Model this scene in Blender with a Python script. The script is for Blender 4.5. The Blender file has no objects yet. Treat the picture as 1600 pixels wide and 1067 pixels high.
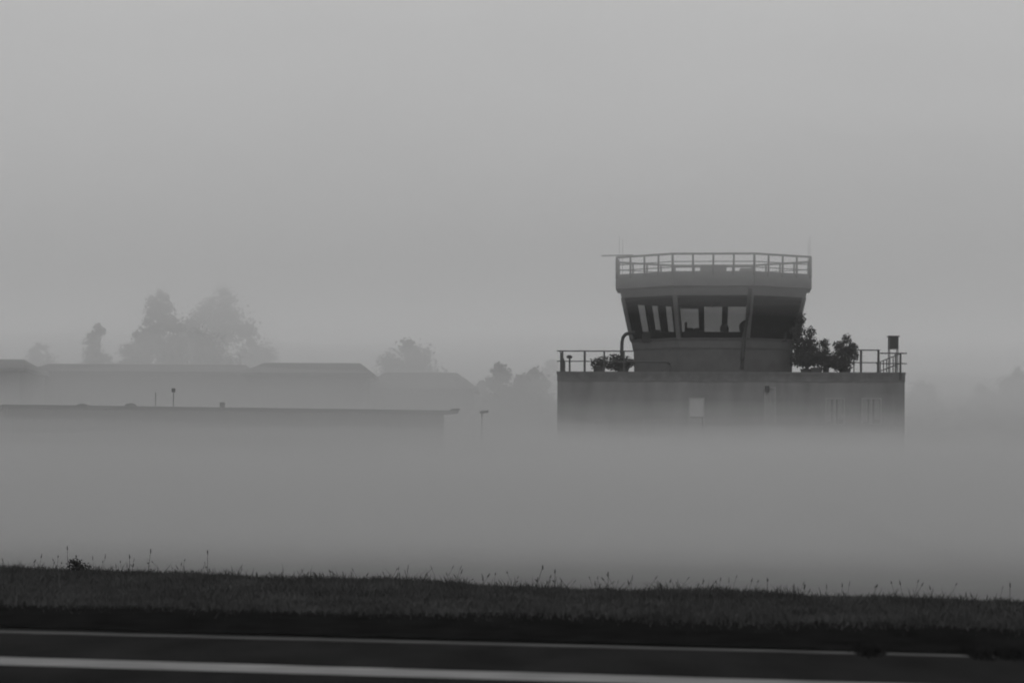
import bpy, math, random
import numpy as np
from mathutils import Vector
random.seed(7); rng = np.random.default_rng(11)
SC = bpy.context.scene
COL = SC.collection
R = math.radians

# ---------------------------------------------------------------- camera
F = 3640.0; HX, HY = 800.0, 740.0; ROLL = 0.0052; EYE = 1.2      # focal length, horizon point and roll in photo pixels
cam_d = bpy.data.cameras.new("camera"); cam = bpy.data.objects.new("camera", cam_d); COL.objects.link(cam)
cam_d.sensor_width = 36; cam_d.lens = 36 * F / 1600; cam_d.shift_y = (HY - 533.5) / 1600
cam.location = (0, 0, EYE); cam.rotation_euler = (R(90), -ROLL, 0)
cam_d.clip_start = 0.5; cam_d.clip_end = 6000
cam_d.dof.use_dof = True; cam_d.dof.focus_distance = 44; cam_d.dof.aperture_fstop = 2.2
SC.camera = cam

def P(px, py, Y):
    u = (px - HX) / F; v = (HY - py) / F
    return Vector(((u - ROLL * v) * Y, Y, EYE + (v + ROLL * u) * Y))

# ---------------------------------------------------------------- sky, sun, exposure
w = bpy.data.worlds.new("World"); SC.world = w; w.use_nodes = True
nt = w.node_tree; N = nt.nodes; L = nt.links; N.clear()
sky = N.new("ShaderNodeTexSky"); sky.sky_type = 'NISHITA'; sky.sun_disc = False
SUN_EL, SUN_ROT = 50, 200
sky.sun_elevation = R(SUN_EL); sky.sun_rotation = R(SUN_ROT); sky.air_density = 1.0; sky.dust_density = 3.0
bw = N.new("ShaderNodeRGBToBW"); L.new(sky.outputs[0], bw.inputs[0])
# overcast: the sky's own gradient is evened out by cloud, with soft uneven cover
tc = N.new("ShaderNodeTexCoord")
nz = N.new("ShaderNodeTexNoise"); nz.inputs["Scale"].default_value = 5.0; nz.inputs["Detail"].default_value = 3
mp = N.new("ShaderNodeMapping"); mp.inputs["Scale"].default_value = (1, 1, 2.6)
L.new(tc.outputs["Generated"], mp.inputs[0]); L.new(mp.outputs[0], nz.inputs[0])
mr = N.new("ShaderNodeMapRange"); mr.inputs[1].default_value = 0.3; mr.inputs[2].default_value = 0.7
mr.inputs[3].default_value = 0.93; mr.inputs[4].default_value = 1.07
L.new(nz.outputs[0], mr.inputs[0])
m1 = N.new("ShaderNodeMath"); m1.operation = 'MULTIPLY_ADD'; m1.inputs[1].default_value = 0.25; m1.inputs[2].default_value = 5.0
L.new(bw.outputs[0], m1.inputs[0])
m2 = N.new("ShaderNodeMath"); m2.operation = 'MULTIPLY'; L.new(m1.outputs[0], m2.inputs[0]); L.new(mr.outputs[0], m2.inputs[1])
bg = N.new("ShaderNodeBackground"); bg.inputs["Strength"].default_value = 0.10
L.new(m2.outputs[0], bg.inputs[0])
wo = N.new("ShaderNodeOutputWorld"); L.new(bg.outputs[0], wo.inputs[0])

sd = bpy.data.lights.new("sun", 'SUN'); so = bpy.data.objects.new("sun", sd); COL.objects.link(so)
sd.energy = 0.5; sd.angle = R(40); sd.color = (1, 1, 1)
az = R(SUN_ROT); d = Vector((math.sin(az) * math.cos(R(SUN_EL)), math.cos(az) * math.cos(R(SUN_EL)), math.sin(R(SUN_EL))))
so.rotation_euler = d.to_track_quat('Z', 'Y').to_euler()

SC.view_settings.view_transform = 'Standard'; SC.view_settings.look = 'None'
SC.view_settings.exposure = 0.0; SC.view_settings.gamma = 1.0
cy = SC.cycles
cy.use_denoising = True; cy.max_bounces = 8; cy.diffuse_bounces = 2; cy.glossy_bounces = 2; cy.transmission_bounces = 4
cy.volume_bounces = 3; cy.transparent_max_bounces = 32
try: cy.denoiser = 'OPENIMAGEDENOISE'
except Exception: pass

# ---------------------------------------------------------------- helpers
def tag(o, label=None, cat=None, group=None, kind=None):
    if label: o["label"] = label
    if cat: o["category"] = cat
    if group: o["group"] = group
    if kind: o["kind"] = kind
    return o

def empty(name, loc, label, cat, group=None, rz=0):
    o = bpy.data.objects.new(name, None); COL.objects.link(o)
    o.location = loc; o.rotation_euler = (0, 0, rz); o.empty_display_size = .3
    return tag(o, label, cat, group)

class MB:
    def __init__(s): s.v = []; s.f = []
    def add(s, vs, fs):
        b = len(s.v); s.v += [tuple(v) for v in vs]; s.f += [tuple(i + b for i in f) for f in fs]; return s
    def box(s, x0, x1, y0, y1, z0, z1):
        vs = [(x, y, z) for z in (z0, z1) for x, y in ((x0, y0), (x1, y0), (x1, y1), (x0, y1))]
        return s.add(vs, [(3, 2, 1, 0), (4, 5, 6, 7), (0, 1, 5, 4), (1, 2, 6, 5), (2, 3, 7, 6), (3, 0, 4, 7)])
    def hexa(s, b, t):
        n = len(b); vs = list(b) + list(t)
        fs = [tuple(range(n - 1, -1, -1)), tuple(range(n, 2 * n))] + [(i, (i + 1) % n, n + (i + 1) % n, n + i) for i in range(n)]
        return s.add(vs, fs)
    def tube(s, pts, r, n=8, r1=None, cap=True):
        pts = [Vector(p) for p in pts]; m = len(pts); rings = []; r1 = r if r1 is None else r1
        for i, p in enumerate(pts):
            t = (pts[min(i + 1, m - 1)] - pts[max(i - 1, 0)]).normalized()
            a = t.cross(Vector((0, 0, 1)))
            if a.length < 1e-3: a = t.cross(Vector((0, 1, 0)))
            a.normalize(); b = t.cross(a).normalized(); rr = r + (r1 - r) * i / max(m - 1, 1)
            rings.append([p + (a * math.cos(k * math.tau / n) + b * math.sin(k * math.tau / n)) * rr for k in range(n)])
        vs = [v for g in rings for v in g]; fs = []
        for i in range(m - 1):
            for k in range(n):
                fs.append((i * n + k, i * n + (k + 1) % n, (i + 1) * n + (k + 1) % n, (i + 1) * n + k))
        if cap: fs += [tuple(range(n - 1, -1, -1)), tuple((m - 1) * n + k for k in range(n))]
        return s.add(vs, fs)
    def blob(s, c, rx, ry, rz, seg=8, rings=6, jit=0.0):
        vs = []; fs = []
        for i in range(rings + 1):
            th = math.pi * i / rings
            for k in range(seg):
                ph = math.tau * k / seg; q = 1 + random.uniform(-jit, jit)
                vs.append((c[0] + rx * q * math.sin(th) * math.cos(ph), c[1] + ry * q * math.sin(th) * math.sin(ph), c[2] + rz * q * math.cos(th)))
        for i in range(rings):
            for k in range(seg): fs.append((i * seg + k, (i + 1) * seg + k, (i + 1) * seg + (k + 1) % seg, i * seg + (k + 1) % seg))
        return s.add(vs, fs)
    def build(s, name, mat, parent=None, loc=None, smooth=False):
        off = Vector((0, 0, 0)) if parent is None else world_loc(parent)
        if loc is not None and parent is None: off = Vector(loc)
        me = bpy.data.meshes.new(name)
        me.from_pydata([(v[0] - off.x, v[1] - off.y, v[2] - off.z) for v in s.v], [], s.f); me.update()
        if smooth: me.polygons.foreach_set("use_smooth", [True] * len(me.polygons))
        o = bpy.data.objects.new(name, me); COL.objects.link(o); me.materials.append(mat)
        if parent is not None: o.parent = parent
        elif loc is not None: o.location = loc
        return o

def world_loc(o):
    v = Vector((0, 0, 0))
    while o is not None: v += Vector(o.location); o = o.parent
    return v

def mat(name, val, rough=.85, spec=.25, var=.0, scale=3.0, stretch=(1, 1, 1), bump=0, metal=0, detail=5):
    m = bpy.data.materials.new(name); m.use_nodes = True; nt = m.node_tree; b = nt.nodes["Principled BSDF"]
    b.inputs["Base Color"].default_value = (val, val, val, 1); b.inputs["Roughness"].default_value = rough
    b.inputs["Specular IOR Level"].default_value = spec; b.inputs["Metallic"].default_value = metal
    if var or bump:
        tc = nt.nodes.new("ShaderNodeTexCoord"); mp = nt.nodes.new("ShaderNodeMapping"); nz = nt.nodes.new("ShaderNodeTexNoise")
        mp.inputs["Scale"].default_value = stretch; nz.inputs["Scale"].default_value = scale; nz.inputs["Detail"].default_value = detail
        nt.links.new(tc.outputs["Object"], mp.inputs[0]); nt.links.new(mp.outputs[0], nz.inputs[0])
        if var:
            r = nt.nodes.new("ShaderNodeMapRange"); r.inputs[1].default_value = .3; r.inputs[2].default_value = .7
            r.inputs[3].default_value = val * (1 - var); r.inputs[4].default_value = val * (1 + var)
            nt.links.new(nz.outputs[0], r.inputs[0]); c = nt.nodes.new("ShaderNodeCombineColor")
            for i in range(3): nt.links.new(r.outputs[0], c.inputs[i])
            nt.links.new(c.outputs[0], b.inputs["Base Color"])
        if bump:
            bp = nt.nodes.new("ShaderNodeBump"); bp.inputs["Strength"].default_value = bump; bp.inputs["Distance"].default_value = .02
            nt.links.new(nz.outputs[0], bp.inputs["Height"]); nt.links.new(bp.outputs[0], b.inputs["Normal"])
    return m

def vol(name, dens, val=.99, g=0.0):
    m = bpy.data.materials.new(name); m.use_nodes = True; nt = m.node_tree; nt.nodes.clear()
    o = nt.nodes.new("ShaderNodeOutputMaterial"); v = nt.nodes.new("ShaderNodeVolumePrincipled")
    v.inputs["Color"].default_value = (val, val, val, 1); v.inputs["Density"].default_value = dens; v.inputs["Anisotropy"].default_value = g
    nt.links.new(v.outputs[0], o.inputs["Volume"])
    return m

M = dict(
    asphalt=mat("asphalt", .017, 1, .0, .28, 1.6, (1, .35, 1), .25),
    paint=mat("worn_paint", .2, 1, .0, .3, 3.0, (.5, 3, 1)),
    paint2=mat("faded_paint", .075, 1, .0, .4, 2.2, (.5, 3, 1)),
    edge_shade=mat("verge_edge_shade", .007, 1, .0, .5, 3.0, (1, 1, 1), .5),  # shade at the foot of the grass put into the base colour
    ground=mat("field_ground", .030, .95, .05, .4, .6),
    grass=mat("grass", .042, .8, .1, .45, 1.1),
    tuft=mat("tuft", .012, 1, .0, .3, 8),
    weed=mat("weed", .03, .8, .1, .3, 8),
    wall=mat("render_wall", .175, .85, .2, .22, 1.1, (1, 1, .22)),
    coping=mat("coping_concrete", .13, .85, .2, .2, 2),
    dullpane=mat('dull_pane', .10, .5, .3, .1, 3),
    panel=mat("white_panel", .34, .6, .3, .06, 3),
    white=mat("window_frame_white", .25, .6, .3, .06, 3),
    curtain=mat("curtain", .22, .9, .1, .15, 5, (4, 4, .4)),
    darkglass=mat("dark_glass", .02, .08, .5),
    fascia=mat("fascia_panel", .115, .7, .3, .12, 1.2, (1, 1, 2)),
    mull=mat("mullion_metal", .085, .6, .4, .1, 2),
    sill=mat("sill_metal", .105, .7, .3, .1, 2),
    base=mat("cab_base_panel", .098, .85, .2, .12, 1.5),
    rail=mat("railing_steel", .06, .6, .4, .1, 5),
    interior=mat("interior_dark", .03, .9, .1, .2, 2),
    blind=mat("dark_blind", .035, .9, .1, .2, 6, (6, 6, .5)),
    nearwall=mat('shed_wall', .14, .9, .1, .15, .6),
    roof=mat("far_roof", .06, .8, .2, .2, 1),
    housewall=mat("far_wall", .085, .9, .1, .12, .6),
    leaf=mat("leaf", .045, .8, .1, .4, .8),
    bark=mat("bark", .05, .9, .1, .3, 6, (1, 1, .2)),
    pot=mat("planter", .08, .9, .1, .2, 4),
    darkmetal=mat("dark_metal", .03, .7, .3, .1, 4),
)
def glass_mat():
    m = bpy.data.materials.new("tinted_glass"); m.use_nodes = True; nt = m.node_tree; nt.nodes.clear()
    o = nt.nodes.new("ShaderNodeOutputMaterial"); mx = nt.nodes.new("ShaderNodeMixShader")
    t = nt.nodes.new("ShaderNodeBsdfTransparent"); t.inputs[0].default_value = (.43, .43, .43, 1)
    g = nt.nodes.new("ShaderNodeBsdfGlossy"); g.inputs["Roughness"].default_value = .05; g.inputs[0].default_value = (.8, .8, .8, 1)
    fr = nt.nodes.new("ShaderNodeFresnel"); fr.inputs[0].default_value = 1.25
    nt.links.new(fr.outputs[0], mx.inputs[0]); nt.links.new(t.outputs[0], mx.inputs[1]); nt.links.new(g.outputs[0], mx.inputs[2])
    nt.links.new(mx.outputs[0], o.inputs[0]); return m
M['glass'] = glass_mat()

# ---------------------------------------------------------------- ground
def edge_Y(x): return 16.62 - .315 * x          # back edge of the paving
def crest_Y(x): return 24.0 - .60 * x           # crest of the grass verge
def smooth(t): t = np.clip(t, 0, 1); return t * t * (3 - 2 * t)
def gz(x, Y):
    x = np.asarray(x, float); Y = np.asarray(Y, float)
    xe = np.clip(x, -14, 12)
    e = edge_Y(xe); c = np.maximum(crest_Y(xe), e + 3.5)
    bank = .06 * smooth((Y - e - .2) / 1.6)
    und = .012 * np.sin(x * .9 + 1) * np.sin(Y * .7) + .012 * np.sin(x * 2.3 + Y * .4)
    fall = -1.25 * smooth((Y - c) / 13)
    on = smooth((Y - e - .3) / 2)
    return -.012 + bank + und * on + fall - .075 * smooth((Y - e - 1.0) / 4.5)
GROUND = -1.2
xs = np.concatenate([[-2500, -900, -400, -200, -100, -60, -40, -25, -18], np.linspace(-14, 12, 105), [16, 22, 30, 45, 70, 120, 250, 500, 1000, 2500]])
ys = np.concatenate([[-2500, -500, -100, -30, 0, 8, 11], np.linspace(12, 46, 137), [50, 60, 80, 110, 160, 250, 500, 1000, 2500]])
X, Yg = np.meshgrid(xs, ys); Z = gz(X, Yg)
vs = np.stack([X, Yg, Z], -1).reshape(-1, 3); nx = len(xs); ny = len(ys)
fs = [(j * nx + i, j * nx + i + 1, (j + 1) * nx + i + 1, (j + 1) * nx + i) for j in range(ny - 1) for i in range(nx - 1)]
g = MB(); g.v = [tuple(v) for v in vs]; g.f = fs
tag(g.build("ground", M['ground'], smooth=True), kind="structure")

def sheet(name, pts, z, m, **k):
    b = MB(); b.add([(p[0], p[1], z) for p in pts], [tuple(range(len(pts)))])
    return tag(b.build(name, m), kind="structure", **k)
sheet("runway", [(-400, -60), (400, -60), (60, edge_Y(12) - 1), (12, edge_Y(12)), (-14, edge_Y(-14)), (-400, edge_Y(-14) + 30)], .0, M['asphalt'])
def G(px, py, z=0.0):       # photo pixel on the flat paving
    u = (px - HX) / F; v = (HY - py) / F
    v2 = v + ROLL * u; Y = (z - EYE) / v2
    return Vector(((u - ROLL * v) * Y, Y, z))
def stripe(name, a, b, m, z, ext=60):
    (pa0, pa1), (pb0, pb1) = a, b      # top and bottom pixel at left and right
    def line(p, q):
        d = (q - p).normalized(); return p - d * ext, q + d * ext
    t0, t1 = line(G(*pa0), G(*pb0)); b0, b1 = line(G(*pa1), G(*pb1))
    mb = MB(); mb.add([(p.x, p.y, z) for p in (b0, b1, t1, t0)], [(0, 1, 2, 3)])
    return tag(mb.build(name, m), kind="structure")
stripe("wide_road_stripe", ((0, 1026.5), (0, 1039.0)), ((1200, 1062.2), (1200, 1074.5)), M['paint'], .004, 20)
stripe("thin_road_stripe", ((0, 985.2), (0, 989.2)), ((1560, 1024.2), (1560, 1028.0)), M['paint2'], .004, 20)

# near-black strip behind the paving, its colour stands in for shade under overhanging grass
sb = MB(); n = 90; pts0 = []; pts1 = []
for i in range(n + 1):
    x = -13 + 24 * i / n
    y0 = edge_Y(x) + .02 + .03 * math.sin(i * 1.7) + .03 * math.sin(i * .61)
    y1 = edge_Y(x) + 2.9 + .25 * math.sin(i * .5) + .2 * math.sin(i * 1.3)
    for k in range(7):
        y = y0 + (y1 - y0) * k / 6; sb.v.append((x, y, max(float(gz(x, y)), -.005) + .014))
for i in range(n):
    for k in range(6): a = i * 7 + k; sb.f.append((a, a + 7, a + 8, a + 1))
tag(sb.build("verge_shade_strip", M['edge_shade'], smooth=True), kind="structure")

# ---------------------------------------------------------------- grass verge
def blades(name, x, y, z, h, wd, lean, m, label, parent=None, kind="stuff", cat=None):
    n = len(x); th = rng.uniform(0, math.tau, n); la = rng.uniform(0, math.tau, n)
    c, s = np.cos(th), np.sin(th); lx = np.cos(la) * lean * h; ly = np.sin(la) * lean * h
    V = np.zeros((n, 5, 3))
    for k, (t, ww) in enumerate(((0, 1), (0, -1), (.55, -.7), (.55, .7), (1, 0))):
        V[:, k, 0] = x + c * wd * ww + lx * t * t; V[:, k, 1] = y + s * wd * ww + ly * t * t; V[:, k, 2] = z + h * t * (1 - .25 * lean * t)
    me = bpy.data.meshes.new(name); me.vertices.add(n * 5); me.vertices.foreach_set("co", V.reshape(-1))
    b = np.arange(n) * 5
    idx = np.stack([b, b + 1, b + 2, b + 3, b + 3, b + 2, b + 4], 1).reshape(-1)
    me.loops.add(n * 7); me.loops.foreach_set("vertex_index", idx.astype(np.int32))
    ls = np.stack([np.arange(n) * 7, np.arange(n) * 7 + 4], 1).reshape(-1)
    me.polygons.add(n * 2); me.polygons.foreach_set("loop_start", ls.astype(np.int32))
    try: me.polygons.foreach_set("loop_total", np.tile([4, 3], n).astype(np.int32))
    except Exception: pass
    me.update(calc_edges=True); me.validate(); me.materials.append(m)
    o = bpy.data.objects.new(name, me); COL.objects.link(o)
    return tag(o, label, cat, kind=kind)

n = 275000
gx = rng.uniform(-13, 11, n); t = rng.uniform(0, 1, n) ** .8
e = edge_Y(gx) + .8; c = crest_Y(gx) + 2.5; gy = e + (c - e) * t
thin = rng.uniform(0, 1, n) < np.clip((gy - e - .15 * np.sin(gx * 3)) / 2.0, .0, 1) ** 2.2; gx = gx[thin]; gy = gy[thin]; t = t[thin]
keep = np.abs(gx) < gy * .232 + 3.2; gx = gx[keep]; gy = gy[keep]; t = t[keep]
clump = .5 + .5 * np.sin(gx * 2.1 + np.sin(gy * 1.3) * 2) * np.sin(gy * 1.7 + np.sin(gx * 1.1) * 2)
clump2 = .5 + .5 * np.sin(gx * 7.3 + 2 * np.sin(gy * 5)) * np.sin(gy * 6.1 + 2 * np.sin(gx * 4))
h = (.05 + .05 * clump + .045 * clump2 ** 2) * rng.uniform(.5, 1.25, len(gx))
near = smooth((gy - edge_Y(gx) - 1.25) / 1.2); h *= .45 + .55 * near
tall = rng.uniform(0, 1, len(gx)) < .02 * (.2 + 1.6 * clump2 * (np.sin(gx * 4.7) > .2)); h[tall] *= rng.uniform(1.2, 2.3, tall.sum())
wd = rng.uniform(.003, .007, len(gx))
blades("grass", gx, gy, gz(gx, gy) - .005, h, wd, rng.uniform(.1, .9, len(gx)), M['grass'], "rough dark grass covering the verge behind the road")
nc = 21000; cxs = rng.uniform(-11, 9, nc); cys = crest_Y(cxs) + rng.normal(-.2, .9, nc)
pat = np.sin(cxs * 5.1 + 1.3 * np.sin(cxs * 2.2)) + .7 * np.sin(cxs * 11.7 + 2) + rng.normal(0, .5, nc); kk = pat > .2; cxs = cxs[kk]; cys = cys[kk]; pat = pat[kk]
blades("crest_grass", cxs, cys, gz(cxs, cys) - .005, rng.uniform(.08, .17, len(cxs)) * (.6 + .35 * pat), rng.uniform(.003, .006, len(cxs)), rng.uniform(.2, .9, len(cxs)), M['weed'], "longer uneven grass along the crest of the verge")
# tufts spilling over the paving edge on the right
tx = []; ty = []
for px, w_, k in ((1352, .10, 300), (1512, .05, 120), (1524, .05, 100), (1561, .09, 260), (1592, .12, 300), (1340, .04, 60),):
    p = G(px, 987 + 36.5 * px / 1560 if px > 1000 else 990, 0)
    tx.append(rng.normal(p.x, w_ * .45, k)); ty.append(p.y - .16 + rng.normal(0, .13, k))
tx = np.concatenate(tx); ty = np.concatenate(ty)
blades("grass_tufts", tx, ty, np.full(len(tx), .0), rng.uniform(.03, .10, len(tx)), rng.uniform(.003, .006, len(tx)), rng.uniform(.4, 1.2, len(tx)), M['tuft'], "dark grass tufts spilling over the thin road line")

# thin seed stalks along the crest
sm = MB()
def stalk(mb, x, y, h, lean, head=.012, hl=.05, r=.003):
    z = float(gz(x, y)) - .02; p0 = Vector((x, y, z)); p1 = p0 + Vector((lean * .4, 0, h * .6)); p2 = p0 + Vector((lean, 0, h))
    mb.tube([p0, p1, p2], r, 4, r * .6); dd = (p2 - p1).normalized()
    mb.tube([p2 - dd * hl * .5, p2, p2 + dd * hl * .35, p2 + dd * hl * .6], head, 5, .002)
for i in range(620):
    x = random.uniform(-10.5, 8.8); y = crest_Y(x) + random.gauss(0, 1.0)
    stalk(sm, x, y, random.choice((.10, .13, .16, .22)) * random.uniform(.7, 1.15), random.gauss(0, .05), random.uniform(.003, .008), random.uniform(.02, .05), .0018)
tag(sm.build("seed_stalks", M['weed']), "thin seed stalks poking above the grass crest", kind="stuff")

def weed(px, topy, basey, label, bushy, lean=0):
    # Y of the crest along this ray
    u = (px - HX) / F; Y = 24.0 / (1 + .6 * u); x = u * Y
    p = P(px, topy, Y); z0 = float(gz(x, Y)); hh = max(p.z - z0, .1)
    o = empty("weed", (x, Y, z0), label, "weed", "tall weeds standing up from the grass crest")
    s = MB(); ox = Vector((x, Y, z0 - .02))
    s.tube([ox, ox + Vector((lean * .3, 0, hh * .5)), ox + Vector((lean, 0, hh))], .0035, 5, .002); s.build("stem", M['weed'], o)
    hd = MB(); hd.blob(ox + Vector((lean, 0, hh)), .006, .006, .022, 6, 5, .2)
    for k in range(5): hd.blob(ox + Vector((lean * .97 + random.uniform(-.004, .004), random.uniform(-.004, .004), hh * random.uniform(.93, 1))), .005, .005, .009, 5, 4, .2)
    hd.build("seed_head", M['weed'], o)
    lf = MB()
    big = bushy > 20
    for k in range(bushy):
        a = random.uniform(0, math.tau); rr = abs(random.gauss(0, .055 if big else .018))
        off = random.choice(((.07, .12), (.10, .10), (.11, .05), (.15, .06), (.19, .03), (.05, .04))) if big else (0, random.uniform(.01, hh * .6))
        c = ox + Vector((math.cos(a) * rr + off[0], math.sin(a) * rr, off[1] + (.09 if big else 0) + random.gauss(0, .022)))
        q = Vector((random.uniform(-1, 1), random.uniform(-1, 1), random.uniform(-.8, 1))).normalized() * random.uniform(.015, .032)
        e2 = q.cross(Vector((0, 0, 1))).normalized() * random.uniform(.008, .014)
        lf.add([c - q, c + e2, c + q, c - e2], [(0, 1, 2, 3)])
    lf.build("leaves", M['weed'], o)
weed(107, 852, 886, "bushy dark weed with one tall stalk, far left on the grass crest", 420, -.01)
weed(203, 866, 888, "short thick dark weed stalk, right of the bushy weed", 14)
weed(232, 857, 889, "thin pale-headed stalk just right of the short thick weed", 6, .03)
weed(325, 859, 892, "thin lone stalk on the crest under the roof vent", 5)
weed(838, 882, 912, "stalk with seed head leaning right near the middle of the crest", 5, .07)
weed(868, 889, 914, "upright narrow stalk right of the leaning seed head", 8)
weed(951, 893, 920, "upright pointed stalk on the crest below the tower's left corner", 8)
weed(1200, 902, 932, "tall narrow dark stalk on the crest below the tower", 10)
weed(1579, 910, 940, "rightmost stalk on the crest, with a blunt head", 10)

# ---------------------------------------------------------------- control tower
YB = 130.0
cx = P(1113.5, 580, 136).x - 6.5 * math.sin(R(2.5))
pTL = P(871, 579, YB); pTR = P(1412, 579, YB)
BX0, BX1 = pTL.x, P(1412, 583, YB).x
ZD = (P(871, 579, YB).z + P(1412, 583, YB).z) / 2          # top of the parapet
BY1 = YB + 13
tower = empty("control_tower", ((BX0 + BX1) / 2, YB + 6.5, GROUND), "airfield control tower with glazed octagonal cab on a wide flat block, base lost in fog", "control tower")
def ztb(py, px=1140): return P(px, py, YB).z
def xtb(px, py=640): return P(px, py, YB).x
# block: shell with openings left as recessed windows set proud of the wall
b = MB(); b.box(BX0, BX1, YB, BY1, GROUND - .3, ZD - .13); b.build("wall", M['wall'], tower)
cb = MB(); ov = .05
cb.box(BX0 - ov, BX1 + ov, YB - ov, YB + .3, ZD - .13, ZD); cb.box(BX0 - ov, BX1 + ov, BY1 - .3, BY1 + ov, ZD - .13, ZD)
cb.box(BX0 - ov, BX0 + .3, YB + .3, BY1 - .3, ZD - .13, ZD); cb.box(BX1 - .3, BX1 + ov, YB + .3, BY1 - .3, ZD - .13, ZD)
cb.build("coping", M['coping'], tower)
band = MB(); band.box(BX0 - .02, BX1 + .02, YB - .025, YB, ZD - .55, ZD - .13); band.build("parapet_band", M['coping'], tower)

def win(x0, x1, y0, y1, style):
    X0, X1 = xtb(x0), xtb(x1); Z1, Z0 = ztb(y0, (x0 + x1) / 2), ztb(y1, (x0 + x1) / 2)
    f = MB(); t = .07; d0 = YB - .07
    f.box(X0, X1, d0, YB, Z1 - t, Z1); f.box(X0, X1, d0, YB, Z0, Z0 + t)
    f.box(X0, X0 + t, d0, YB, Z0 + t, Z1 - t); f.box(X1 - t, X1, d0, YB, Z0 + t, Z1 - t)
    if style == 'pair':
        xm = (X0 + X1) / 2; f.box(xm - t / 2, xm + t / 2, d0, YB, Z0 + t, Z1 - t)
        zm = Z1 - .42 * (Z1 - Z0)
    fo = f.build("window", M['white'], tower)
    g_ = MB(); g_.box(X0 + t, X1 - t, YB - .02, YB - .003, Z0 + t, Z1 - t); g_.build("pane", {'pale': M['curtain'], 'pair': M['dullpane']}.get(style, M['darkglass']), fo)
    s = MB(); s.box(X0 - .08, X1 + .08, YB - .14, YB - .002, Z0 - .07, Z0 - .002); s.build("sill", M['sill'], fo)
    if style == 'pair':
        c_ = MB(); wdt = (X1 - X0)
        for s0, s1, dz in ((.07, .30, .1), (.62, .90, .25), (.36, .46, 0)):
            c_.box(X0 + wdt * s0 + .01, X0 + wdt * s1, YB - .045, YB - .022, Z0 + t + dz, Z1 - t - .02)
        c_.build("curtain", M['curtain'], fo)
    if style == 'split':
        c_ = MB(); zz = Z1 - (Z1 - Z0) * .38
        c_.box(X0 + t, X1 - t, YB - .05, YB - .022, zz, Z1 - t); c_.build("blind", M['panel'], fo)
        c2 = MB(); c2.box(X0 + t, X1 - t - .08, YB - .045, YB - .022, Z0 + t, zz - .05); c2.build("curtain", M['curtain'], fo)
    return fo
win(1076, 1101, 621, 700, 'split')
win(1194, 1212, 605, 700, 'pale')
dk = MB(); dk.box(xtb(1194.5), xtb(1201.5), YB - .12, YB - .075, ztb(613, 1198), ztb(603, 1198)); dk.build("vent", M['darkmetal'], tower)
win(1289, 1319, 622, 664, 'pair')
win(1345, 1376, 622, 664, 'pair')
win(925, 950, 655, 700, 'pair'); win(1005, 1030, 655, 700, 'pair')

# deck slab inside the parapet
ds = MB(); ds.box(BX0 + .31, BX1 - .31, YB + .31, BY1 - .31, ZD - .12, ZD - .06); ds.build("deck", M['coping'], tower)

# octagonal cab
CY = 135.2; YF = 133.7; OCT = -67.5; SQ = .68; OY = R(-2.4)
def octring(hw_px, z, scale_Y=YF, rot=0):
    a = hw_px / (F / scale_Y); Rr = a / math.cos(R(22.5))
    o = []
    for k in range(8):
        lx = Rr * math.cos(R(OCT + 45 * k)); ly = Rr * math.sin(R(OCT + 45 * k)) * SQ
        o.append(Vector((cx + lx * math.cos(OY) - ly * math.sin(OY), CY + lx * math.sin(OY) + ly * math.cos(OY), z)))
    return o
def zc(py): return P(1113, py, 131.7).z
z_top, z_f1, z_w1, z_w0, z_s0, z_b0 = zc(424), zc(447), zc(461), zc(527), zc(543), ZD - .06
def octsolid(mb, hw1, z1, hw0, z0): mb.hexa(octring(hw0, z0), octring(hw1, z1)); return mb
octsolid(MB(), 124, z_s0, 123, z_b0).build("cab_base", M['base'], tower)
o_ = MB(); octsolid(o_, 131, z_w0, 129, z_w0 - .12); octsolid(o_, 127.5, z_w0 - .12, 125.5, z_s0); o_.build("cab_sill", M['sill'], tower)
octsolid(MB(), 146.5, z_f1, 143.2, z_w1).build("cab_head", M['fascia'], tower)
o_ = MB(); octsolid(o_, 152.5, zc(432), 152.5, z_f1); octsolid(o_, 149.5, z_top, 149.5, zc(432)); o_.build("roof_fascia", M['fascia'], tower)
# faces : k=7 front, 0 right-front?  ring order starts at -67.5 deg
wt = octring(142.4, z_w1 - .002); wb = octring(128.4, z_w0 + .002)
def lerp(a, b, t): return a + (b - a) * t
cen = Vector((cx, CY, 0))
def facept(k, s, t, inset=0.0):
    a0, a1 = wb[k], wb[(k + 1) % 8]; b0, b1 = wt[k], wt[(k + 1) % 8]
    p = lerp(lerp(a0, a1, s), lerp(b0, b1, s), t)
    nrm = (lerp(a0, a1, .5) - Vector((cx, CY, a0.z))).normalized()
    return p - nrm * inset
for k in range(8):
    gl = MB(); gl.add([facept(k, 0.02, 0), facept(k, .98, 0), facept(k, .98, 1), facept(k, .02, 1)], [(0, 1, 2, 3)])
    gl.build("window_pane", M['glass'], tower)
def bar(mb, k, s0, s1, t0, t1, i0, i1):
    q = [facept(k, s0, t0, i0), facept(k, s1, t0, i0), facept(k, s1, t0, i1), facept(k, s0, t0, i1)]
    r_ = [facept(k, s0, t1, i0), facept(k, s1, t1, i0), facept(k, s1, t1, i1), facept(k, s0, t1, i1)]
    mb.hexa(q, r_)
for k in range(8):      # corner posts
    p0, p1 = wb[k], wt[k]; out = (p0 - Vector((cx, CY, p0.z))).normalized(); tg = Vector((-out.y, out.x, 0)) * .13
    mb = MB(); mb.hexa([p0 + tg + out * .05, p0 - tg + out * .05, p0 - tg - out * .15, p0 + tg - out * .15][::-1],
                       [p1 + tg + out * .05, p1 - tg + out * .05, p1 - tg - out * .15, p1 + tg - out * .15][::-1])
    mb.build("corner_post", M['mull'], tower)
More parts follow.
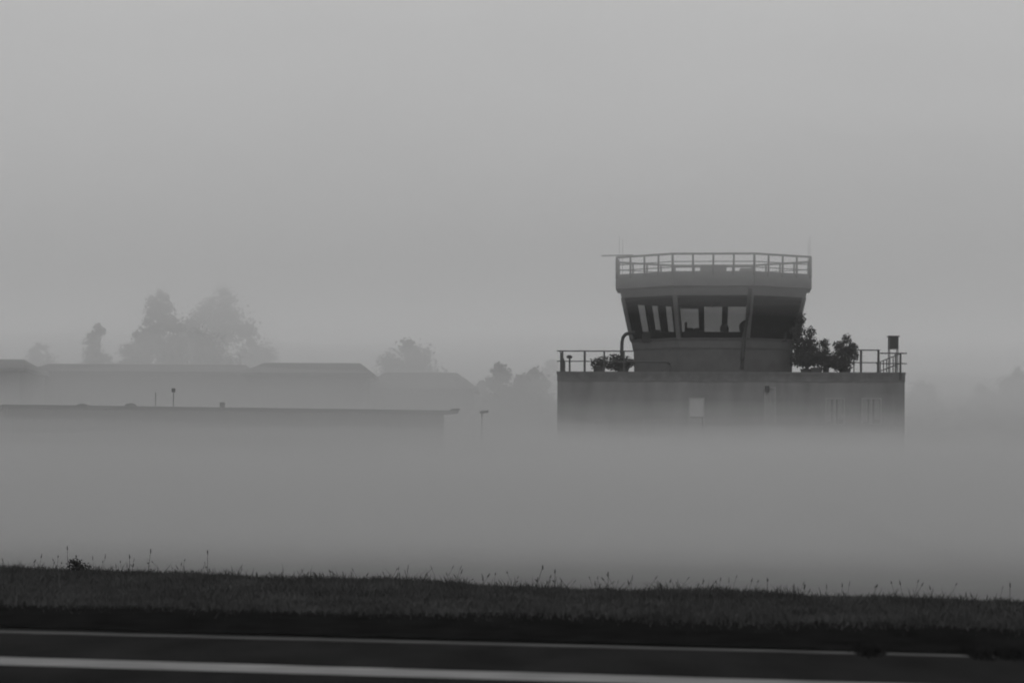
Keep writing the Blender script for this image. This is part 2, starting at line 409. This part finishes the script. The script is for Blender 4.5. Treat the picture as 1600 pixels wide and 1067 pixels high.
def face_dir(k):
    m_ = (wb[k] + wb[(k + 1) % 8]) / 2; return math.degrees(math.atan2(m_.y - CY, m_.x - cx))
for k in range(8):
    a = face_dir(k) % 360
    if abs(a - 90) < 18 or abs(a - 145) < 18:          # far faces with wide piers, seen through the cab
        mb = MB(); pw = .04 if abs(a - 90) < 18 else .062
        for s in (((0, .035), (.335 - pw, .335 + pw), (.665 - pw, .665 + pw), (.965, 1)) if abs(a - 90) < 18 else ((0, .12), (.27, .39), (.53, .64), (.80, 1))): bar(mb, k, s[0], s[1], .0, .999, .06, .2)
        bar(mb, k, .0, .999, .0, .10, .21, .3)
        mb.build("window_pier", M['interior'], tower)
    if abs(a - 35) < 14 or abs(a) < 18 or abs(a - 360) < 18 or abs(a - 90) < 0:
        mb = MB(); bar(mb, k, .02, .98, .0, .98, .08, .1); mb.build("window_blind", M['blind'], tower)
        mb = MB()
        for q in range(5): bar(mb, k, .08 + .17 * q, .15 + .17 * q, .02, .96 - .05 * (q % 2), .05, .078)
        mb.build("blind_slats", M['curtain'], tower)
# interior: floor, ceiling, consoles, screens, chairs
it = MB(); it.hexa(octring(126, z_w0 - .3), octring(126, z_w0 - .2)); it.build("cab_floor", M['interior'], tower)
YI = 133.2
def box_px(mb, x0, x1, y0, y1, Y, dp=.5):
    a = P(x0, y1, Y); c = P(x1, y0, Y); mb.box(a.x, c.x, Y, Y + dp, a.z, c.z)
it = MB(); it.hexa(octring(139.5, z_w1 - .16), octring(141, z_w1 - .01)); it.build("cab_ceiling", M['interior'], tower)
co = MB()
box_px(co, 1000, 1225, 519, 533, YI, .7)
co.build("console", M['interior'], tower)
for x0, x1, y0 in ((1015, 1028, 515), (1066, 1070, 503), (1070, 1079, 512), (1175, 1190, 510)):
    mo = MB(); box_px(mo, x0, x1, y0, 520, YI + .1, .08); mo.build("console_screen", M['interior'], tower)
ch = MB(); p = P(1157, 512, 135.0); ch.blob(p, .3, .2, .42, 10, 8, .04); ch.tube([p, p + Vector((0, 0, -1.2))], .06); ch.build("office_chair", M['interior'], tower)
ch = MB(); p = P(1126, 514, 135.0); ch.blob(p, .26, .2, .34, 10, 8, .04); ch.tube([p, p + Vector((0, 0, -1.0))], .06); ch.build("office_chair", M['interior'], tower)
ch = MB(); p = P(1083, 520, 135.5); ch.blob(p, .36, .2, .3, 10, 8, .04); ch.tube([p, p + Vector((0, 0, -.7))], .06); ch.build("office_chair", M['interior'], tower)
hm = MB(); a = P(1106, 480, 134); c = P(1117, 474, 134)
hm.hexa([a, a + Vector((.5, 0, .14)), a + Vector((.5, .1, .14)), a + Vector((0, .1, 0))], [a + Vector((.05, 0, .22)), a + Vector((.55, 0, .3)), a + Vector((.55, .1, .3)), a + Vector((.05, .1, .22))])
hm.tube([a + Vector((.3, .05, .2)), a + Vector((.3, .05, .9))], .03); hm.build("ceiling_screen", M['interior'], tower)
# roller blind half down in the first rear bay
for k in range(8):
    if abs(face_dir(k) % 360 - 90) < 18:
        mb = MB(); bar(mb, k, .71, .955, .88, .99, .22, .24); mb.build("roller_blind", M['interior'], tower)

# roof railing
zr = zc(397); Rg = octring(151, 0); rl = MB()
def rr_at(z, i): return Vector((Rg[i % 8].x, Rg[i % 8].y, z))
for z, r_ in ((zr, .065), (zr - (zr - z_top) * .45, .028), (z_top + .22, .028)):
    for i in range(8): rl.tube([rr_at(z, i), rr_at(z, i + 1)], r_, 6)
rl.build("roof_rail", M['rail'], tower)
for i in range(8):
    for t in (0, .25, .5, .75):
        p = lerp(rr_at(0, i), rr_at(0, i + 1), t); rp = MB()
        rp.tube([(p.x, p.y, z_top - .25), (p.x, p.y, zr)], .055 if t else .065, 6); rp.build("roof_rail_post", M['rail'], tower)
ru = MB(); a = P(1091, 436, 133.5); c = P(1131, 414, 133.5); ru.box(a.x, c.x, 133.5, 135, z_top, c.z); ru.build("roof_unit", M['mull'], tower)
ru = MB(); a = P(1150, 436, 135.5); c = P(1172, 419, 135.5); ru.box(a.x, c.x, 135.5, 136.5, z_top, c.z); ru.build("roof_unit", M['mull'], tower)
an = MB(); p = P(935, 399, 134); q = P(985, 398, 134); an.tube([p, q], .035, 6); an.build("boom", M['rail'], tower)
for px, py in ((963, 368), (968, 372), (1257, 376), (1260, 370)):
    p = P(px, 399, 134.3); q = P(px, py, 134.3); an = MB(); an.tube([(p.x, 134.3, z_top), (q.x, 134.3, q.z)], .013, 6, .009); an.build("antenna", M['rail'], tower)
# drainpipes on the corners of the cab
def pxt(mb, pts, r, n=8): mb.tube([P(*p) for p in pts], r, n); return mb
pxt(MB(), [(1171, 450, 131.0), (1167, 490, 131.3), (1161, 527, 131.4), (1159, 560, 131.0), (1158, 577, 131.0)], .13).build("drainpipe", M['darkmetal'], tower)
pxt(MB(), [(1249, 500, 133.6), (1241, 530, 133.8), (1238, 562, 134)], .07).build("drainpipe", M['mull'], tower)
# ladder hoop and pipe run, left of the cab
hp = MB(); pts = [(989, 519, 133), (980, 520, 133), (974, 522, 133), (970, 527, 133), (968.5, 534, 133), (968.5, 552, 132.5), (970, 559, 132.0), (975, 564, 131.3), (985, 565, 130.8), (1015, 565, 130.7), (1040, 565, 130.7), (1045, 568, 131.0), (1046, 574, 131.0), (1046, 584, 131.0)]
pxt(hp, pts[:8], .10); hp.build("bent_pipe", M['darkmetal'], tower)
hp = MB(); pxt(hp, pts[7:], .06); hp.build("handrail", M['rail'], tower)
# deck railings
YR = YB + .15
def drail(x0, x1, ytop, ymid, posts, Y=YR):
    r_ = MB(); zt = P((x0 + x1) / 2, ytop, Y).z; zm = P((x0 + x1) / 2, ymid, Y).z
    a = P(x0, ytop, Y).x; c = P(x1, ytop, Y).x
    r_.tube([(a, Y, zt), (c, Y, zt)], .038, 6); r_.tube([(a, Y, zm), (c, Y, zm)], .03, 6); r_.build("deck_rail", M['rail'], tower)
    for px, rr in posts:
        q = MB(); x = P(px, ymid, Y).x; q.tube([(x, Y, ZD - .02), (x, Y, zt)], rr, 6); q.build("deck_rail_post", M['rail'], tower)
drail(870, 990, 548, 564, ((878.5, .055), (913.5, .06), (944, .05), (975, .045)))
drail(1335, 1373, 547.5, 567, ((1344, .065), (1371, .065), (1333, .03)), YR)
drail(1373.5, 1415, 552.5, 568.5, ((1397, .03),), YR + .01)
q = MB(); x = P(1405.5, 560, YB - .12).x; q.tube([(x, YB - .12, ztb(594, 1405)), (x, YB - .12, ztb(552, 1405))], .055, 6); q.build("deck_rail_post", M['rail'], tower)
# rails at the back of the deck and along its sides
for xx in (BX0 + .15, BX1 - .15):
    r_ = MB()
    for zz in (ZD + 1.1, ZD + .55): r_.tube([(xx, YB + .3, zz), (xx, BY1 - .2, zz)], .03, 6)
    for k in range(8): r_.tube([(xx, YB + 1 + 1.6 * k, ZD), (xx, YB + 1 + 1.6 * k, ZD + 1.1)], .03, 6)
    r_.build("side_rail", M['rail'], tower)

# small lamp standing on the deck, left
p = P(890, 578, YR + .5); lo = empty("deck_lamp", (p.x, p.y, ZD - .06), "small round lamp on a short post behind the tower's left railing", "lamp")
a = MB(); t_ = P(891, 559, YR + .5); a.tube([(p.x, p.y, ZD - .06), (p.x, p.y, t_.z)], .05, 6); a.build("post", M['rail'], lo)
a = MB(); a.blob((t_.x - .05, p.y, t_.z + .05), .17, .14, .1, 10, 8); a.build("lamp_head", M['darkmetal'], lo)

# cabinet on legs, right
YC = YB + 1.0; p = P(1397, 578, YC); sp = empty("siren_box", (p.x, YC, ZD - .06), "upright louvred box raised on thin legs at the tower's right corner", "siren")
a0 = P(1389.5, 545, YC); a1 = P(1404, 526, YC)
a = MB(); a.box(a0.x, a1.x, YC, YC + .5, a0.z, a1.z); a.build("case", M['mull'], sp)
a = MB(); a.box(a0.x - .06, a1.x + .06, YC - .06, YC + .56, a1.z, a1.z + .05); a.build("lid", M['darkmetal'], sp)
a = MB()
for k in range(5): zz = a0.z + .08 + k * .12; a.box(a0.x + .07, a1.x - .07, YC - .03, YC - .001, zz, zz + .06)
a.build("louvre", M['darkmetal'], sp)
for dx in (.03, a1.x - a0.x - .03):
    for dy in (.03, .47):
        a = MB(); a.tube([(a0.x + dx, YC + dy, ZD - .06), (a0.x + dx, YC + dy, a0.z)], .025, 6); a.build("leg", M['rail'], sp)

YAW = R(-2.5)
tower.rotation_euler = (0, 0, YAW); tower.location.x += 6.5 * math.sin(-YAW)

# ---------------------------------------------------------------- foliage
def leaf_mesh(name, centers, radii, n, size, m, parent, core=True):
    C = np.array(centers, float); Rd = np.array(radii, float)
    wts = Rd.prod(1) ** (2 / 3); wts /= wts.sum(); idx = rng.choice(len(C), n, p=wts)
    d = rng.normal(size=(n, 3)); d /= np.linalg.norm(d, axis=1)[:, None]
    rr = np.minimum(np.abs(rng.normal(0, .55, n)) + .04, 1.35) if core else rng.uniform(.25, 1.05, n) ** .7 * rng.uniform(.85, 1.3, n)
    c = C[idx] + d * Rd[idx] * rr[:, None]
    a = rng.normal(size=(n, 3)); a /= np.linalg.norm(a, axis=1)[:, None]
    bb = np.cross(a, rng.normal(size=(n, 3))); bb /= np.linalg.norm(bb, axis=1)[:, None]
    s = size * rng.uniform(.5, 1.3, n)[:, None]
    V = np.stack([c - a * s, c + bb * s * .55, c + a * s, c - bb * s * .55], 1).reshape(-1, 3)
    off = world_loc(parent); V = V - np.array(off)
    me = bpy.data.meshes.new(name); me.vertices.add(n * 4); me.vertices.foreach_set("co", V.reshape(-1))
    me.loops.add(n * 4); me.loops.foreach_set("vertex_index", np.arange(n * 4, dtype=np.int32))
    me.polygons.add(n); me.polygons.foreach_set("loop_start", (np.arange(n) * 4).astype(np.int32))
    me.update(calc_edges=True); me.validate(); me.materials.append(m)
    o = bpy.data.objects.new(name, me); COL.objects.link(o); o.parent = parent; return o

def shrub(px0, px1, ytop, Y, label, lobes, n=900, size=.11, ybase=579):
    x0 = P(px0, 560, Y).x; x1 = P(px1, 560, Y).x; xm = (x0 + x1) / 2
    o = empty("potted_shrub", (xm, Y, ZD - .06), label, "shrub", "shrubs growing on the tower deck")
    a = MB(); pw = min(.35, (x1 - x0) * .35); a.tube([(xm, Y, ZD - .06), (xm, Y, ZD + .32)], pw * .8, 12, pw); a.build("planter", M['pot'], o)
    cs = []; rs = []
    for (lx, ly, lr, lrz) in lobes:
        p = P(lx, ly, Y); cs.append((p.x, Y + random.uniform(-.1, .1), p.z)); rs.append((lr, lr, lrz))
    st = MB()
    for c in cs: st.tube([(xm, Y, ZD + .2), ((xm + c[0]) / 2, Y, (ZD + c[2]) / 2 + .1), c], .035, 5, .015)
    st.build("stem", M['bark'], o)
    leaf_mesh("foliage", cs, rs, n, size * .85, M['leaf'], o, core=False)
shrub(1238, 1282, 490, 133.0, "tallest dark shrub, against the right side of the tower cab",
      [(1250, 500, .30, .42), (1246, 520, .40, .5), (1252, 540, .55, .5), (1265, 520, .32, .35), (1268, 540, .42, .42), (1258, 560, .7, .55), (1275, 555, .38, .5), (1242, 560, .3, .4)], 3200, .10)
shrub(1283, 1298, 528, 132.0, "small rounded shrub between the two bigger shrubs on the tower deck",
      [(1288, 536, .26, .24), (1290, 548, .2, .3), (1284, 560, .4, .4)], 900, .09)
shrub(1300, 1340, 521, 132.0, "bushy dark shrub with round clumps beside the right deck railing",
      [(1323, 530, .28, .28), (1311, 541, .3, .28), (1332, 543, .32, .3), (1320, 550, .5, .35), (1335, 556, .22, .3), (1315, 567, .62, .42), (1300, 562, .4, .4)], 2900, .09)
shrub(1252, 1300, 556, 131.4, "low dark shrub spreading under the tallest shrub", [(1262, 562, .5, .4), (1280, 560, .5, .45), (1295, 566, .5, .32), (1310, 570, .4, .25)], 2200, .09)
shrub(922, 950, 560, 131.2, "low shrub behind the left deck railing, outermost of two", [(932, 568, .33, .3), (942, 565, .3, .34), (950, 571, .3, .2)], 800, .08)
shrub(955, 992, 553, 131.6, "low wide shrub at the foot of the bent pipe", [(960, 563, .36, .34), (972, 566, .42, .4), (984, 568, .3, .28), (966, 573, .5, .25)], 1300, .09)

def tree(px, top, half, Y, label, group, kindn="tree", narrow=False, n=18000, leaf=.19):
    p = P(px, top, Y); z1 = p.z; hgt = z1 - GROUND; hw = half * Y / F
    o = empty(kindn, (p.x, Y, GROUND), label, "tree", group)
    tr = MB(); zt = GROUND + hgt * .5
    tr.tube([(p.x, Y, GROUND - .2), (p.x + .1, Y, GROUND + hgt * .25), (p.x - .1, Y, zt), (p.x, Y, GROUND + hgt * .85)], .028 * hgt, 8, .05)
    cs = []; rs = []; K = 64; trng = random.Random(int(px * 7 + top))
    for i in range(K):
        t = (i + .5) / K; zz = GROUND + hgt * (.16 + .80 * t)
        prof = (max(0, 1 - ((t - .36) / .63) ** 2) ** .55) if not narrow else min(1, (1.02 - t) ** .85 * 1.3)
        prof *= 1 + .08 * math.sin(t * 9 + px)
        a = trng.uniform(0, math.tau); q = trng.uniform(.1, 1) ** .5
        lr = hw * trng.uniform(.18, .36) * (.42 + .58 * prof)
        rad = max(0, hw * prof - lr * .7) * q
        cc = (p.x + math.cos(a) * rad, Y + math.sin(a) * rad, zz)
        cs.append(cc); rs.append((lr * 1.15, lr * 1.15, lr * trng.uniform(.7, 1.0)))
        if i % 6 == 0: tr.tube([(p.x, Y, zz - hgt * .12), ((p.x + cc[0]) / 2, (Y + cc[1]) / 2, zz - .03 * hgt), cc], .008 * hgt, 5, .03)
    tr.build("trunk", M['bark'], o)
    leaf_mesh("crown", cs, rs, n, leaf, M['leaf'], o)
TG = "trees fading into the fog behind the buildings"
tree(154, 495, 44, 230, "small pointed tree, leftmost distinct tree above the long roof", TG, "tree", False)
tree(250, 443, 58, 236, "tallest tree, a pointed crown left of the broad pale tree", TG, "tree", False, 36000)
tree(348, 440, 88, 258, "broad pale tree just right of the tallest tree", TG, "tree", False, 40000)
tree(308, 506, 125, 232, "wide lower tree filling in below the two tallest trees", TG, "tree", False, 26000)
tree(300, 488, 62, 246, "pale tree filling the dip between the tallest tree and the broad tree", TG, "tree", False, 30000)
tree(392, 520, 45, 258, "low pale tree at the right shoulder of the broad pale tree", TG, "tree", False, 16000)
tree(60, 528, 62, 250, "faint low tree crown over the roofs at the far left", TG)
tree(212, 510, 50, 234, "low tree in the gap between the pointed tree and the tallest tree", TG)
tree(637, 525, 84, 236, "rounded dome-shaped tree behind the middle hipped roof", TG, "tree", False, 30000)
tree(778, 561, 42, 205, "dark low tree right of the gap between roof and tower", TG)
tree(836, 570, 52, 208, "low tree directly left of the tower block", TG)
tree(862, 553, 40, 250, "faint tree top just behind the tower's left railing", TG)
tree(752, 588, 32, 210, "smallest tree, at the edge of the gap left of the tower", TG)
tree(812, 582, 62, 204, "wide low tree joining the two trees left of the tower block", TG, "tree", False, 20000)
tree(1440, 590, 52, 238, "faint low tree just right of the tower block", TG)
tree(1590, 570, 50, 236, "faint tree cut by the right edge of the photo", TG)
tree(1535, 598, 50, 236, "low faint tree second from the right edge", TG)

# ---------------------------------------------------------------- far buildings
def hip_house(x0, x1, ytop, yeave, Y, label, hipL=True, hipR=True, name="house", dep=11):
    a = P(x0, yeave, Y); c = P(x1, yeave, Y); ze = (a.z + c.z) / 2; zr_ = P((x0 + x1) / 2, ytop, Y + dep / 2).z
    o = empty(name, ((a.x + c.x) / 2, Y + dep / 2, GROUND), label, "building", "far buildings in the fog")
    wv = MB(); wv.box(a.x + .4, c.x - .4, Y + .4, Y + dep - .4, GROUND - .2, ze); wv.build("wall", M['housewall'], o)
    rf = MB(); hl = (zr_ - ze) * 1.3 if hipL else 0; hr = (zr_ - ze) * 1.3 if hipR else 0; ym = Y + dep / 2
    vs = [(a.x, Y, ze), (c.x, Y, ze), (c.x, Y + dep, ze), (a.x, Y + dep, ze), (a.x + hl, ym, zr_), (c.x - hr, ym, zr_)]
    vs += [(v[0], v[1], ze - .25) for v in vs[:4]]
    rf.add(vs, [(0, 1, 5, 4), (1, 2, 5), (2, 3, 4, 5), (3, 0, 4), (9, 8, 7, 6), (6, 7, 1, 0), (7, 8, 2, 1), (8, 9, 3, 2), (9, 6, 0, 3)])
    ro = rf.build("roof", M['roof'], o)
    nw = max(2, int((c.x - a.x) / 3.2))
    for i in range(nw):
        xw = a.x + 1 + (c.x - a.x - 2) * (i + .5) / nw
        for zz in (GROUND + 1.2, GROUND + 4.2, GROUND + 7.0):
            if zz + 1.7 > ze: continue
            f = MB(); f.box(xw - .65, xw + .65, Y + .34, Y + .399, zz, zz + 1.5); fo = f.build("window", M['white'], o)
            g_ = MB(); g_.box(xw - .57, xw + .57, Y + .32, Y + .338, zz + .08, zz + 1.42); g_.build("pane", M['darkglass'], fo)
    return o
hip_house(-160, 37, 561, 574, 186, "far building with rounded roof end at the left edge of the photo", True, True)
hip_house(36, 392, 569, 580, 196, "long flat-looking far roof running beneath the tall trees", True, True)
hip_house(376, 582, 567, 582, 194, "far building with straight ridge and sloping right end, mid left", True, True)
hip_house(560, 748, 582, 606, 200, "lowest hipped far roof, below the dome-shaped tree", True, True)

# low building in front (thin flat roof)
YL0, YL1 = 110.0, 116.5
a = P(5, 637, YL0); c = P(716, 643, YL1); zR = (P(8, 633, YL0).z + P(712, 640, YL1).z) / 2
ang = math.atan2(YL1 - YL0, c.x - a.x); Lb = math.hypot(c.x - a.x, YL1 - YL0); uu = Vector((math.cos(ang), math.sin(ang), 0)); vv = Vector((-math.sin(ang), math.cos(ang), 0))
low = empty("low_building", ((a + c) / 2).to_tuple()[:2] + (GROUND,), "long low building with a thin flat dark roof edge, left, half lost in fog", "building")
def obox(mb, s0, s1, d0, d1, z0, z1):
    O = Vector((a.x, a.y, 0)); q = [O + uu * s + vv * d for s, d in ((s0, d0), (s1, d0), (s1, d1), (s0, d1))]
    mb.hexa([Vector((p.x, p.y, z0)) for p in q], [Vector((p.x, p.y, z1)) for p in q]); return mb
obox(MB(), .5, Lb - .6, .5, 9, GROUND - .2, zR - .16).build("wall", M['nearwall'], low)
obox(MB(), .0, Lb, 0, 9.6, zR - .155, zR).build("roof", M['roof'], low)
obox(MB(), .0, .22, .02, .2, zR - .48, zR - .16).build("gutter_outlet", M['darkmetal'], low)
obox(MB(), Lb - .25, Lb + .08, -.02, .6, zR + .005, zR + .09).build("roof_upstand", M['darkmetal'], low)
for i in range(7):
    s = 1.6 + i * 2.9; f = obox(MB(), s, s + 1.5, .44, .499, GROUND + 1.3, GROUND + 2.9).build("window", M['white'], low)
    obox(MB(), s + .08, s + 1.42, .42, .438, GROUND + 1.38, GROUND + 2.82).build("pane", M['darkglass'], f)
def on_low(px, dd=.6):
    t = (px - 5) / 711; Y = YL0 / (1 - t * (1 - YL0 / YL1)); p = P(px, 640, Y); return Vector((p.x, p.y + dd, zR))
p = on_low(201); m_ = MB(); m_.blob(p, .3, .3, .16, 12, 8); m_.build("roof_vent", M['darkmetal'], low)
p = on_low(125); m_ = MB(); m_.blob(p, .3, .3, .1, 12, 8); m_.build("roof_vent", M['darkmetal'], low)
p = on_low(345); m_ = MB(); m_.box(p.x - .12, p.x + .12, p.y - .1, p.y + .1, p.z, p.z + .25); m_.build("chimney_cowl", M['darkmetal'], low)
p = on_low(240); m_ = MB(); m_.tube([p, p + Vector((0, 0, .7))], .02, 6); m_.build("mast", M['mull'], low)
p = on_low(268); m_ = MB(); m_.tube([p, p + Vector((0, 0, .75))], .024, 6); md = m_.build("lamp_mast", M['rail'], low)
m_ = MB(); m_.box(p.x - .08, p.x + .08, p.y - .1, p.y + .1, p.z + .72, p.z + .9); m_.build("lamp_head", M['darkmetal'], md)

# lamp post in the gap, annex left of the block
Yp = 118; p = P(753, 646, Yp); lp = empty("lamp_post", (p.x, Yp, GROUND), "slim lamp post with flat head between the low building and the tower", "lamp post")
m_ = MB(); m_.tube([(p.x, Yp, GROUND - .2), (p.x, Yp, p.z)], .045, 8, .035); m_.build("pole", M['rail'], lp)
m_ = MB(); h0 = P(750, 646, Yp); h1 = P(763, 643, Yp); m_.hexa([h0, h1 + Vector((0, 0, -.05)), h1 + Vector((0, .3, -.05)), h0 + Vector((0, .3, 0))], [h0 + Vector((0, 0, .12)), h1 + Vector((0, 0, .08)), h1 + Vector((0, .3, .08)), h0 + Vector((0, .3, .12))]); m_.build("lamp_head", M['darkmetal'], lp)
a = P(727, 692, 131); c = P(869, 692, 131)
ax = empty("annex", ((a.x + BX0) / 2, 134, GROUND), "low flat-roofed annex against the tower's left wall, nearly hidden by fog", "building")
m_ = MB(); m_.box(a.x, BX0 - .02, 131, 138, GROUND - .2, a.z - .15); m_.build("wall", M['housewall'], ax)
m_ = MB(); m_.box(a.x - .2, BX0 - .06, 130.8, 138.2, a.z - .148, a.z); m_.build("roof", M['roof'], ax)

# ---------------------------------------------------------------- haze and fog
hz = MB(); hz.box(-900, 900, -40, 800, -3.0, 30); tag(hz.build("haze", vol("haze", .0005)), "thin even haze in the air over the whole airfield", kind="stuff")
def fog(name, x0, x1, Y0, Y1, topf, dens, label, bot=-2.5, nx=60, ny=40, botf=None, val=.90):
    mb = MB(); xm = (x0 + x1) / 2; hf = (x1 - x0) / 2
    XX = [xm + hf * (1 if i * 2 > nx else -1) * abs(2 * i / nx - 1) ** 1.8 for i in range(nx + 1)]; YY = [Y0 + (Y1 - Y0) * (j / ny) ** 1.8 for j in range(ny + 1)]
    for lay in (0, 1):
        for y in YY:
            for x in XX: mb.v.append((x, y, topf(x, y) if lay else (botf(x, y) if botf else bot)))
    W = nx + 1; H = ny + 1; O = W * H
    for j in range(ny):
        for i in range(nx):
            q = j * W + i; mb.f.append((q, q + W, q + W + 1, q + 1)); mb.f.append((O + q, O + q + 1, O + q + W + 1, O + q + W))
    for i in range(nx): mb.f.append((i, i + 1, O + i + 1, O + i)); q = ny * W + i; mb.f.append((q + 1, q, O + q, O + q + 1))
    for j in range(ny): q = j * W; mb.f.append((q + W, q, O + q, O + q + W)); q = j * W + nx; mb.f.append((q, q + W, O + q + W, O + q))
    return tag(mb.build(name, vol(name, dens, val), smooth=False), label, kind="stuff")
def rise(t, a, b): t = min(1, max(0, (t - a) / (b - a))); return t * t * (3 - 2 * t)
def wob(x, y, s=1): return s * (.5 * math.sin(x * .11 + y * .05 + 1) + .3 * math.sin(x * .23 - y * .09) + .2 * math.sin(x * .05 + y * .17 + 2))
def sx(x): return .6 * max(-8, x) if x < 0 else 1.1 * min(9, x)
layers = [(2.2, 24, 82, .014), (2.5, 33, 90, .012), (2.9, 40, 92, .014), (3.2, 50, 94, .011), (3.6, 57, 96, .008), (4.0, 62, 98, .006), (4.4, 66, 99, .0045), (4.9, 70, 100, .0035), (5.6, 76, 104, .0025)]
words = ["lowest", "second lowest", "third lowest", "fourth lowest", "middle", "fourth highest", "third highest", "second highest", "thinnest highest"]
for q, (tp, ys_, ye_, de) in enumerate(layers):
    fog("fog_bank", -260 - q, 262 + q, ys_ - 6, 520 + q,
        (lambda tp, ys_, ye_, q: lambda x, y: -1.1 + (tp + 1.1) * rise(y + sx(x) * (1 if ys_ < 45 else .3), ys_ - 1, ye_) + wob(x + 13 * q, y, .32))(tp, ys_, ye_, q),
        de, words[q] + " layer of the fog lying over the field", val=.69)
for q, (tp, de) in enumerate(((4.2, .019), (5.0, .012))):
    fog("fog_bank", -250 - q, 12, 60 + 3 * q, 300 + q,
        (lambda tp, q: lambda x, y: -1.1 + (tp + 1.1) * rise(y, 58 + 3 * q, 96) * (1 - .7 * rise(x, -1, 10)) + wob(x + 7 * q, y, .2))(tp, q),
        de, ("lower", "upper")[q] + " layer of extra fog drifting over the low building", val=.69)
fog("distant_fog", -400, 400, 142, 560, lambda x, y: 1.5 + 8.0 * rise(y, 140, 190) + wob(x, y, .8), .016, "fog among the far buildings and trees", val=.78)
fog("distant_fog", -400, 400, 146, 570, lambda x, y: 1.5 + 12.0 * rise(y, 144, 210) + wob(x + 9, y, .9), .010, "taller fog among the far buildings and trees", val=.78)
fog("distant_fog", -400, 400, 150, 600, lambda x, y: 26 + wob(x, y, 1.5), .014, "tall pale fog behind the tower and round the trees", val=.99)
for q, bz in enumerate((10.2, 11.2, 12.2)):
    fog("low_cloud", -420 - q, 420 + q, 98 - 2 * q, 152 + q, lambda x, y: 29 + q * .1, .0075, ("lower", "middle", "upper")[q] + " part of the low cloud hanging round the tower roof", botf=(lambda bz: lambda x, y: bz + wob(x, y, .25))(bz), val=.99)
